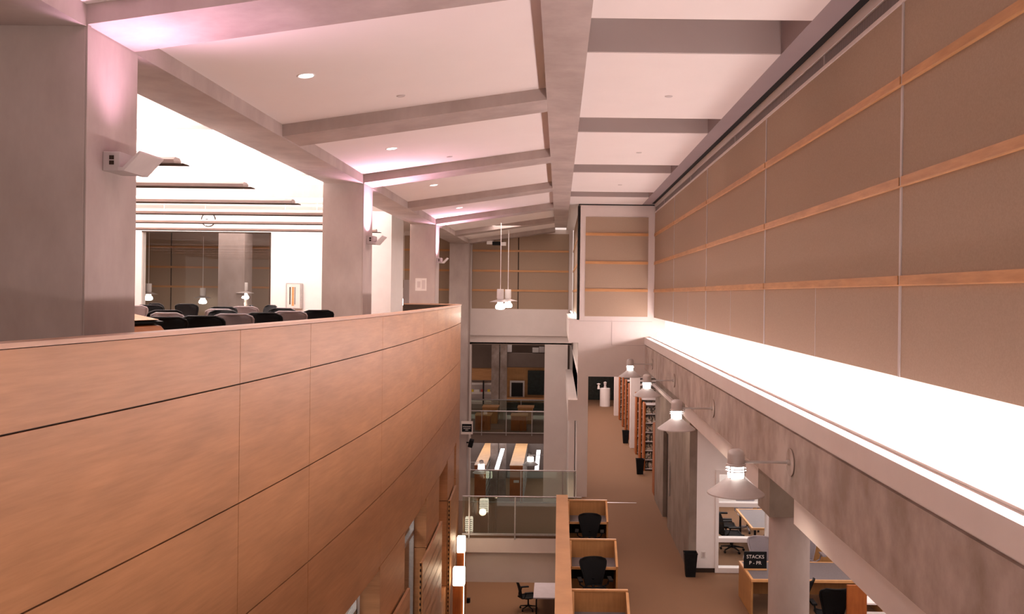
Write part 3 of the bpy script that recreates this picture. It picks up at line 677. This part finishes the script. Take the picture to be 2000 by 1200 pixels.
# carrels
pw = thing('half_wall', (0, 0, FL), 'long maple capped half wall along the left side of the study carrels', 'half wall')
B(0, .28, 8.0, 22.85, 0, 1.20).build('panel', 'oak', pw); B(-.01, .29, 8.0, 22.88, 1.20, 1.24).build('wood_cap', 'oakcap', pw)
cr_ = thing('study_carrel', (0, 0, 0), 'x', 'carrel', 'oak study carrels along the half wall')   # origin: back-left floor, sitter looks +Y
W_ = 1.02
B(0, W_, 0, .04, .06, 1.12).build('back_panel', 'oak', cr_, bevel=.004)
B(-.005, W_ + .005, -.015, .055, 1.12, 1.15).build('top_rail', 'oaktop', cr_)
for x in (0, W_ - .04):
    MB().prism([(0, 0), (-.72, 0), (-.72, .76), (-.40, .95), (-.12, 1.12), (0, 1.12)], 'x', x, x + .04).build('side_panel', 'oak', cr_)
    MB().prism([(-.12, 1.12), (-.40, .95), (-.72, .76), (-.735, .775), (-.41, .975), (-.12, 1.145)], 'x', x - .004, x + .044).build('side_edge', 'oaktop', cr_)
B(.04, W_ - .04, -.66, 0, .72, .745).build('desktop', 'desktop', cr_)
B(.04, W_ - .04, -.70, -.66, .70, .75).build('desk_edge', 'oaktop', cr_)
B(.04, W_ - .04, -.06, -.02, .30, .70).build('modesty_panel', 'black', cr_)  # black colour stands for the shade below the desk
lab = ['oak study carrel nearest the camera, at the bottom edge', 'oak study carrel second from the camera', 'oak study carrel farthest away, beside the bridge rail']
cl = ['', 'black mesh chair in the second carrel', 'black mesh chair in the farthest carrel beside the bridge']
for i, Y in enumerate((15.8, 19.08, 22.72)):
    place(cr_, i, (.29, Y, FL), lab[i])
for y, r, k in ((17.94, 3.25, 1), (21.58, 3.08, 2)):
    o = put_chair('b', (.82, y, FL), r, cl[k], 'chairs at the carrels'); o.scale = (.95, .95, .92)

# corridor items beyond the tower
def range_unit(Y, top, label, X0=3.2, L=2.2):
    r = thing('bookcase_range', (X0, Y, FL), label, 'bookcase', 'wood ended bookcase ranges along the corridor')
    h = top - FL
    B(0, .06, 0, .55, 0, h).build('end_panel', 'orange', r)
    mb = MB(); n = 7
    for k in range(n + 1): mb.box(.06, L, .02, .52, .05 + k * (h - .12) / n, .08 + k * (h - .12) / n)
    mb.box(.06, L, .26, .28, 0, h); mb.build('shelf', 'shelf', r)
    bk = MB()
    for k in range(n):
        z0 = .08 + k * (h - .12) / n; x = .08
        while x < L - .1:
            w = random.uniform(.02, .05); bh = random.uniform(.18, .26)
            if random.random() > .12: bk.box(x, x + w * .92, .05, .25, z0, z0 + bh)
            x += w
    bk.build('book_row', 'books', r)['kind'] = 'stuff'
    return r
for Y, l in ((32.3, 'nearest bookcase range after the concrete wall, books showing'), (33.9, 'second bookcase range after the concrete wall'), (35.6, 'third bookcase range after the concrete wall'),
             (39.2, 'first orange ended range beyond the white corridor column'), (41.1, 'second orange ended range beyond the white corridor column'), (43.0, 'third orange ended range beyond the white corridor column'), (45.4, 'last orange ended range beyond the white corridor column')):
    range_unit(Y, -4.0, l)
range_unit(28.3, -4.2, 'orange ended range tight behind the concrete wall', 3.16, 1.2)
for i, (y, x) in enumerate(((37.3, 3.10), (47.2, 3.05))):
    c = thing('white_column', (x + .2, y, FL), ['white square column between the two groups of bookcase ranges', 'white square column at the far end of the corridor'][i], 'column')
    B(-.2, .2, -.2, .2, 0, 3.9).build('shaft', 'plaster', c)
struct(B(6, 6.2, YT, 56, FL, -2.6).build('wall_corridor_right', 'plaster'), 'plain wall behind the bookcase ranges', 'wall')
struct(B(.9, 6.2, 54, 54.2, FL, -2.6).build('wall_corridor_end', 'blackboard'), 'dark sheet standing for the shade in the corridor end opening', 'wall')  # dark colour stands for the shade in an open end
x = at(1183, 785, 52)[0]
c = thing('white_pedestal', (x - .1, 51.0, FL), 'white pedestal with small objects on it before the dark end of the corridor', 'pedestal')
MB().lathe([(0, 0), (.30, 0), (.30, 1.05), (0, 1.05)], n=20).build('drum', 'white', c); MB().lathe([(0, 1.05), (.1, 1.05), (.06, 1.2), (.1, 1.4), (0, 1.45)], n=12).build('ornament', 'shelf', c, smooth=True)
MB().lathe([(0, 0), (.08, 0), (.05, .25), (.12, .3), (0, .34)], (-.38, 0, 1.05 - .05), 12).build('plume', 'white', c, smooth=True)
c = thing('low_bench', (1.25, 51.2, FL), 'low wooden bench left of the white pedestal', 'bench'); B(-.25, .45, -.2, .2, .36, .44).build('seat', 'timber', c); B(-.2, .4, -.15, .15, 0, .36).build('base', 'dark', c)

# ------------------------------------------------------------------ bridge
struct(B(-3.5, 0, 23.6, 27.3, FL - .12, FL).build('floor_bridge', 'carpet_dark'), 'dark carpeted bridge floor between the walkway and the curved wall', 'floor')
struct(MB().box(-3.4, 0, 23.55, 27.35, FL - .5, FL - .12).box(-3.4, 0, 23.85, 27.0, -7.9, FL - .5).build('wall_bridge_fascia', 'plaster'), 'white bridge fascia and bulkhead', 'wall')
struct(MB().box(-.0, .3, 2, 23.6, FL - 1.4, FL - .35).box(.1, .3, 2, 28, GR, FL - .3).build('wall_walkway_fascia', 'plaster'), 'white wall below the walkway edge', 'wall')
def guard(y, x0, x1, posts, z0, label, group=None, hmul=1.0, rail=.018, ztop=-5.47):
    g = thing('glass_guardrail', (x0, y, z0), label, 'guardrail', group)
    H = ztop - z0; L = x1 - x0
    B(0, L, -.006, .006, .0, H - .05).build('glass_panel', 'glass', g)
    MB().tube([(0, 0, H - .02), (L, 0, H - .02)], rail, 8).build('handrail', 'metal', g)
    for px in posts: B(px - x0 - .018, px - x0 + .018, -.07, -.03, -.12, H - .03).build('post', 'metal', g)
    B(0, L, -.02, .02, -.02, .03).build('bottom_channel', 'metal', g)
    return g
guard(23.58, -2.55, .68, (-2.36, -1.12), FL - .02, 'glass guardrail on the near side of the bridge', 'bridge guardrails')
guard(27.1, -2.7, .60, (-1.12, .18, .56), FL, 'glass guardrail on the far side of the bridge', 'bridge guardrails')
# far bridge in the opening
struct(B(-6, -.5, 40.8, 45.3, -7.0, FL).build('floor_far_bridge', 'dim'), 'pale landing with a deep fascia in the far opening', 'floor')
guard(40.75, -4.3, -.6, (-3.55, -2.4, -1.2), FL, 'glass guardrail at the near edge of the far landing', 'far landing guardrails', rail=.035)
guard(45.1, -4.6, -.55, (-3.4, -1.9), FL, 'glass guardrail at the far edge of the far landing', 'far landing guardrails', rail=.035)
for i, (px0, px1, Y, zt, l) in enumerate(((928, 957, 41.4, -5.80, 'wooden catalogue cabinet at the left front of the far landing'), (998, 1028, 41.4, -5.80, 'wooden catalogue cabinet at the right front of the far landing'),
        (942, 971, 43.6, -5.70, 'wooden catalogue cabinet at the left rear of the far landing'), (1011, 1040, 43.6, -5.70, 'wooden catalogue cabinet at the right rear of the far landing'))):
    x0 = at(px0, 820, Y)[0]; x1 = at(px1, 820, Y)[0]
    c = thing('catalogue_cabinet', (x0, Y, FL), l, 'cabinet', 'cabinets on the far landing')
    B(0, x1 - x0, 0, .7, 0, zt - FL).build('body', 'orange' if i < 2 else 'oak', c); MB().box(-.02, x1 - x0 + .06, -.03, .85, zt - FL, zt - FL + .04).build('cabinet_top', 'oaktop', c)
# far room behind the opening
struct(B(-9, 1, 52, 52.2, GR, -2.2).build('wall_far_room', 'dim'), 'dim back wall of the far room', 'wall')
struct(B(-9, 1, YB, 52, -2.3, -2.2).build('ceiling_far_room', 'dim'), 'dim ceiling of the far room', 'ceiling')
struct(B(-2.9, 1, 50, 52, FL - .4, FL).build('floor_far_room', 'carpet'), 'carpet strip under the dark window', 'floor')
def quadpx(px0, px1, py0, py1, Y, d=.1):
    a = at(px0, py0, Y); b = at(px1, py1, Y); return B(a[0], b[0], Y, Y + d, b[2], a[2])
w = struct(quadpx(988, 1066, 718, 786, 49.9, .1).build('wall_wood_far', 'oak'), 'wood panelled wall around the dark windows in the far room', 'wall')
f_ = quadpx(996, 1024, 744, 776, 49.75, .1); t = thing('picture_frame', (0, 0, 0), 'dark screen in a pale frame on the wood wall of the far room', 'screen'); f_.build('frame', 'paper', t); quadpx(999, 1021, 748, 775, 49.7, .04).build('screen', 'dark', t)
q = struct(quadpx(1031, 1066, 724, 772, 49.8, .08).build('window_6', 'blackboard'), 'dark window at the right of the far room', 'window')
struct(quadpx(985, 1066, 777, 781, 49.5, .3).build('trim_4', 'timber'), 'wooden sill below the dark window', 'trim')
struct(quadpx(980, 1066, 787, 812, 49.6, .1).build('wall_far_dark', 'blackboard'), 'dark glazing below the wood sill', 'wall')
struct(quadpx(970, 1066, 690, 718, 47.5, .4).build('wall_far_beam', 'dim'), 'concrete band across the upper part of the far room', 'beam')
for px0, px1, y0, l in ((960, 975, 700, 'grey concrete column between the shelves and the dark screen'), (977, 990, 715, 'slimmer grey column beside the wood wall')):
    a = at(px0, 700, 47.4)[0]; b = at(px1, 700, 47.4)[0]; c = thing('far_column', ((a + b) / 2, 47.6, GR), l, 'column'); B(-(b - a) / 2, (b - a) / 2, -.2, .2, 0, 8.7).build('shaft', 'concrete_beam', c)
mg = thing('magazine_rack', (0, 0, 0), 'pale magazine shelves under a wooden canopy at the left of the far room', 'rack')
quadpx(905, 961, 746, 790, 49.6, .3).build('rack_back', 'recess', mg)
mb = MB()
for py in (752, 770, 785): mb.add(*(lambda a, b: ([(a[0], 49.2, b[2]), (b[0], 49.2, b[2]), (b[0], 49.6, b[2]), (a[0], 49.6, b[2]), (a[0], 49.2, a[2]), (b[0], 49.2, a[2]), (b[0], 49.6, a[2]), (a[0], 49.6, a[2])], [(0, 3, 2, 1), (4, 5, 6, 7), (0, 1, 5, 4), (1, 2, 6, 5), (2, 3, 7, 6), (3, 0, 4, 7)]))(at(905, py - 5, 49.3), at(961, py, 49.3)))
mb.build('shelf', 'paper', mg); quadpx(905, 961, 720, 743, 49.1, .5).build('canopy', 'timber', mg); quadpx(943, 945, 744, 790, 49.05, .1).build('divider', 'dark', mg)
for i, (a, b, m, l) in enumerate(((926, 936, 'paper', 'white magazine lying on the far rack'), (921, 925, 'yellow', 'small yellow magazine at the left of the far rack'), (952, 957, 'yellow', 'yellow magazine at the right of the far rack'), (939, 943, 'red', 'reddish magazine beside the rack divider'))):
    tag(quadpx(a, b, 761, 766, 49.0, .04).build('magazine', m), l, 'magazine', 'magazines on the far rack')
for i, (a, b, y0, y1, m, l) in enumerate(((972, 980, 676, 688, 'paper', 'pale storage box at the left on the concrete band'), (991, 999, 674, 688, 'white', 'white storage box on the concrete band'), (1040, 1052, 680, 689, 'paper', 'pale storage box at the right on the concrete band'), (1053, 1063, 678, 689, 'shelf', 'grey storage box at the right end of the concrete band'))):
    tag(quadpx(a, b, y0, y1, 47.6, .3).build('storage_box', m), l, 'box', 'boxes on the concrete band')

# ------------------------------------------------------------------ ground floor
struct(B(-12, .8, 2, 60, GR - .2, GR).build('floor_ground', 'carpet'), 'brown carpet of the ground floor', 'floor')
struct(B(-12, .8, 58, 58.2, GR, -6.9).build('wall_ground_far', 'lilac'), 'pale far wall of the ground floor', 'wall')
def ground_range(px0, px1, Y0, Y1, label, hgt=2.1):
    z = GR + hgt
    x0 = at(px0, 911, Y0)[0]; x1 = at(px1, 911, Y0)[0]
    r = thing('book_stack', (x0, Y0, GR), label, 'bookcase', 'long bookcases on the ground floor')
    W = x1 - x0; L = Y1 - Y0
    B(0, W, 0, .05, 0, hgt).build('end_panel', 'orange', r); B(-.02, W + .02, 0, L, hgt, hgt + .04).build('cabinet_top', 'oaktop', r)
    B(.1, W - .1, .05, L, 0, hgt).build('carcase', 'shelf', r)
    mb = MB(); 
    for k in range(6): mb.box(W - .1, W, .05, L, .1 + k * .34, .13 + k * .34)
    mb.build('shelf', 'shelf', r)
    bk = MB(); rr = random.Random(int(px0))
    for k in range(6):
        y = .08
        while y < L:
            w = rr.uniform(.04, .14); bk.box(W - .1, W - .01, y, y + w * .85, .13 + k * .34, .13 + k * .34 + rr.uniform(.17, .28)); y += w
    bk.build('book_row', 'books', r)['kind'] = 'stuff'
    return r, W
r1, W1 = ground_range(927, 949, 45, 52, 'long bookcase at the left of the ground floor stacks')
r2, W2 = ground_range(996, 1021, 45, 52, 'long bookcase with a labelled dark end in the middle of the ground floor stacks')
B(W2 * .3, W2 * .72, -.02, 0, 1.25, 1.38).build('range_label', 'paper', r2)
ground_range(960, 973, 52.6, 56, 'low black bookcase between the two long ones', 1.2)
for i, (p0, p1, l) in enumerate((((982, 876), (970, 916), 'white shelf tops built as a glowing strip left of the middle stacks'), ((1052, 879), (1048, 918), 'white shelf tops built as a glowing strip right of the middle stacks'))):
    t = thing('glowing_shelf_top', (0, 0, 0), l, 'light fixture', 'white shelf tops built as glowing strips')  # shelf tops given a glow; no light fixture hangs here
    a = Vector(at(*p0, 47.0)); b = Vector(at(*p1, 43.2)); mb = MB()
    for k in range(5):
        q0 = a.lerp(b, (k + .06) / 5); q1 = a.lerp(b, (k + .94) / 5)
        mb.add([(q0.x - .1, q0.y, q0.z), (q0.x + .1, q0.y, q0.z), (q1.x + .1, q1.y, q1.z), (q1.x - .1, q1.y, q1.z), (q0.x - .1, q0.y, q0.z - .05), (q0.x + .1, q0.y, q0.z - .05), (q1.x + .1, q1.y, q1.z - .05), (q1.x - .1, q1.y, q1.z - .05)],
               [(0, 1, 2, 3), (7, 6, 5, 4), (0, 4, 5, 1), (1, 5, 6, 2), (2, 6, 7, 3), (3, 7, 4, 0)])
    mb.build('glow_segment', 'bluewhite', t)
sp_ = thing('stack_lamp', (0, 0, 0), 'x', 'wall lamp', 'conical lamps over the ground floor stacks')
MB().lathe([(0, .42), (.1, .38), (.1, .2), (0, .2)], n=20).build('cap', 'lampgrey', sp_); MB().lathe([(0, .2), (.15, .2), (.16, .0), (0, .0)], n=20).build('lamp_glass', 'glow', sp_)
MB().lathe([(.15, .0), (.40, -.18), (.38, -.18), (0, -.02)], n=24).build('shade', 'lampgrey', sp_); MB().tube([(.1, 0, .28), (.1, 0, .3), (-1.2, 0, .3)], .015, 6).build('arm', 'lampgrey', sp_)
for i, (px, py) in enumerate(((940, 916), (1036, 901))):
    place(sp_, i, at(px, py, 40.5 if i == 0 else 43.2), ['conical lamp glowing over the left ground floor bookcase', 'conical lamp glowing right of the middle ground floor bookcase'][i], rz=0 if i == 0 else math.pi)
gt = thing('ground_table', (-.75, 30.0, GR), 'lilac topped table at the bottom edge below the bridge', 'table')
B(0, 1.1, -.6, 2.2, .71, .75).build('tabletop', 'lilac', gt)
for x in (.08, 1.0):
    for y in (-.5, 2.1): B(x, x + .05, y, y + .05, 0, .71).build('leg', 'black', gt)
put_chair('b', (-.95, 30.4, GR), -1.3, 'black chair beside the lilac table below the bridge', 'chairs on the ground floor')
# sign box and cctv on the farthest column
a = at(901, 826, 38.0); b = at(923, 846, 38.0)
sb = thing('sign_box', ((a[0] + b[0]) / 2, 38.05, (a[2] + b[2]) / 2), 'dark sign in a pale frame on the farthest concrete column', 'sign')
w = (b[0] - a[0]) / 2; B(-w, w, -.08, .05, -.28, .28).build('frame', 'plaster', sb); B(-w * .86, w * .86, -.1, -.08, -.17, .17).build('sign_face', 'black', sb)
mb = MB(); 
for z, ww in ((.06, .7), (-.02, .6), (-.09, .25)):
    x = -w * ww
    while x < w * ww: mb.box(x, x + .03, -.105, -.1, z - .02, z + .015); x += .045
mb.build('lettering', 'shelf', sb)
p = at(920, 866, 38.0); cc = thing('loudspeaker', p, 'small black speaker on a bracket below the dark sign', 'speaker'); o = B(-.1, .1, -.12, .1, -.17, .17).build('speaker_body', 'black', cc, bevel=.02); o.rotation_euler = (.2, .25, 0)
B(-.2, -.08, -.03, .03, .0, .05).build('bracket', 'black', cc)
p = at(915, 1178, 31.0)
ph = thing('wall_phone', (p[0], 31.0, p[2]), 'small black wall phone low beside the sconce posts', 'phone'); B(-.1, .06, -.06, .06, -.17, .17).build('phone_body', 'black', ph, bevel=.01); B(-.06, .03, -.09, -.06, -.12, .12).build('handset', 'black', ph)
struct(B(-6.0, p[0] - .06, 30.9, 31.1, GR, -7.9).build('wall_ground_return', 'woodwall'), 'short wood return wall behind the sconce posts', 'wall')

# ------------------------------------------------------------------ lights
def area(loc, rot, sx, sy, e, col, name='unseen_fill'):  # default name is for unseen fill lamps added to brighten areas
    l = bpy.data.lights.new(name, 'AREA'); l.shape = 'RECTANGLE'; l.size = sx; l.size_y = sy; l.energy = e; l.color = col
    o = bpy.data.objects.new(name, l); COL.objects.link(o); o.location = loc; o.rotation_euler = rot; return o
warm = (1, .79, .74)
o = area((2.90, 14, -1.31), (math.pi, -1.0, 0), .07, 27, 400, (1, .785, .80), 'cove_uplight')
area((7, 13, -2.95), (0, 0, 0), 6, 12, 420, (1, .84, .80))
area((6, 24, -2.95), (0, 0, 0), 4, 4, 260, (1, .88, .86))
area((2.0, 40, -2.66), (0, 0, 0), 1, 22, 620, warm)
area((-11, 27.6, 2.5), (.9, 0, 0), 9, .5, 260, (1, .86, .82))  # added wash on the white partition, no fixture there
area((-12, 35, 2.6), (0, 0, 0), 6, 3, 200, warm)  # added to lift the fabric wall behind the glazed opening
area((-1.6, 31.5, -6.6), (0, 0, 0), 2.5, 3, 110, (1, .72, .55))  # added to lighten the ground floor carpet beyond the bridge
area((-3, 50, -7.2), (0, 0, 0), 6, 8, 330, (.95, .93, 1))
area((-2.5, 46, -2.4), (0, 0, 0), 3, 6, 30, warm)
area((-1.8, 33, 2.6), (0, 0, 0), 2, 8, 260, warm)
area((-1.3, 16, 2.4), (0, 0, 0), .8, 10, 120, warm)
# behind the lower windows
for y in (11.0, 15.0): area((wx(y) - .8, y, -3.95), (0, .3, 0), .5, 2.4, 30, (1, .9, .85))
w = bpy.data.worlds.new('World'); SC.world = w; w.use_nodes = True
w.node_tree.nodes['Background'].inputs[0].default_value = (1.0, .78, .70, 1); w.node_tree.nodes['Background'].inputs[1].default_value = .92

# ------------------------------------------------------------------ camera
cam = bpy.data.cameras.new('camera'); co = bpy.data.objects.new('camera', cam); COL.objects.link(co)
cam.sensor_width = 36; cam.sensor_fit = 'HORIZONTAL'; cam.lens = F / 2000 * 36
cam.shift_x = (1000 - CX) / 2000; cam.shift_y = -(600 - CY) / 2000
co.matrix_world = Matrix.Rotation(math.pi / 2, 4, 'X') @ Matrix.Rotation(ROLL, 4, 'Z')
cam.clip_start = .05; cam.clip_end = 200
SC.camera = co
SC.view_settings.view_transform = 'Standard'; SC.view_settings.look = 'None'; SC.view_settings.exposure = 0.0
SC.cycles.max_bounces = 7; SC.cycles.diffuse_bounces = 5; SC.cycles.transparent_max_bounces = 16
SC.cycles.caustics_reflective = False; SC.cycles.caustics_refractive = False
SC.cycles.sample_clamp_indirect = 6
SC.cycles.use_denoising = True
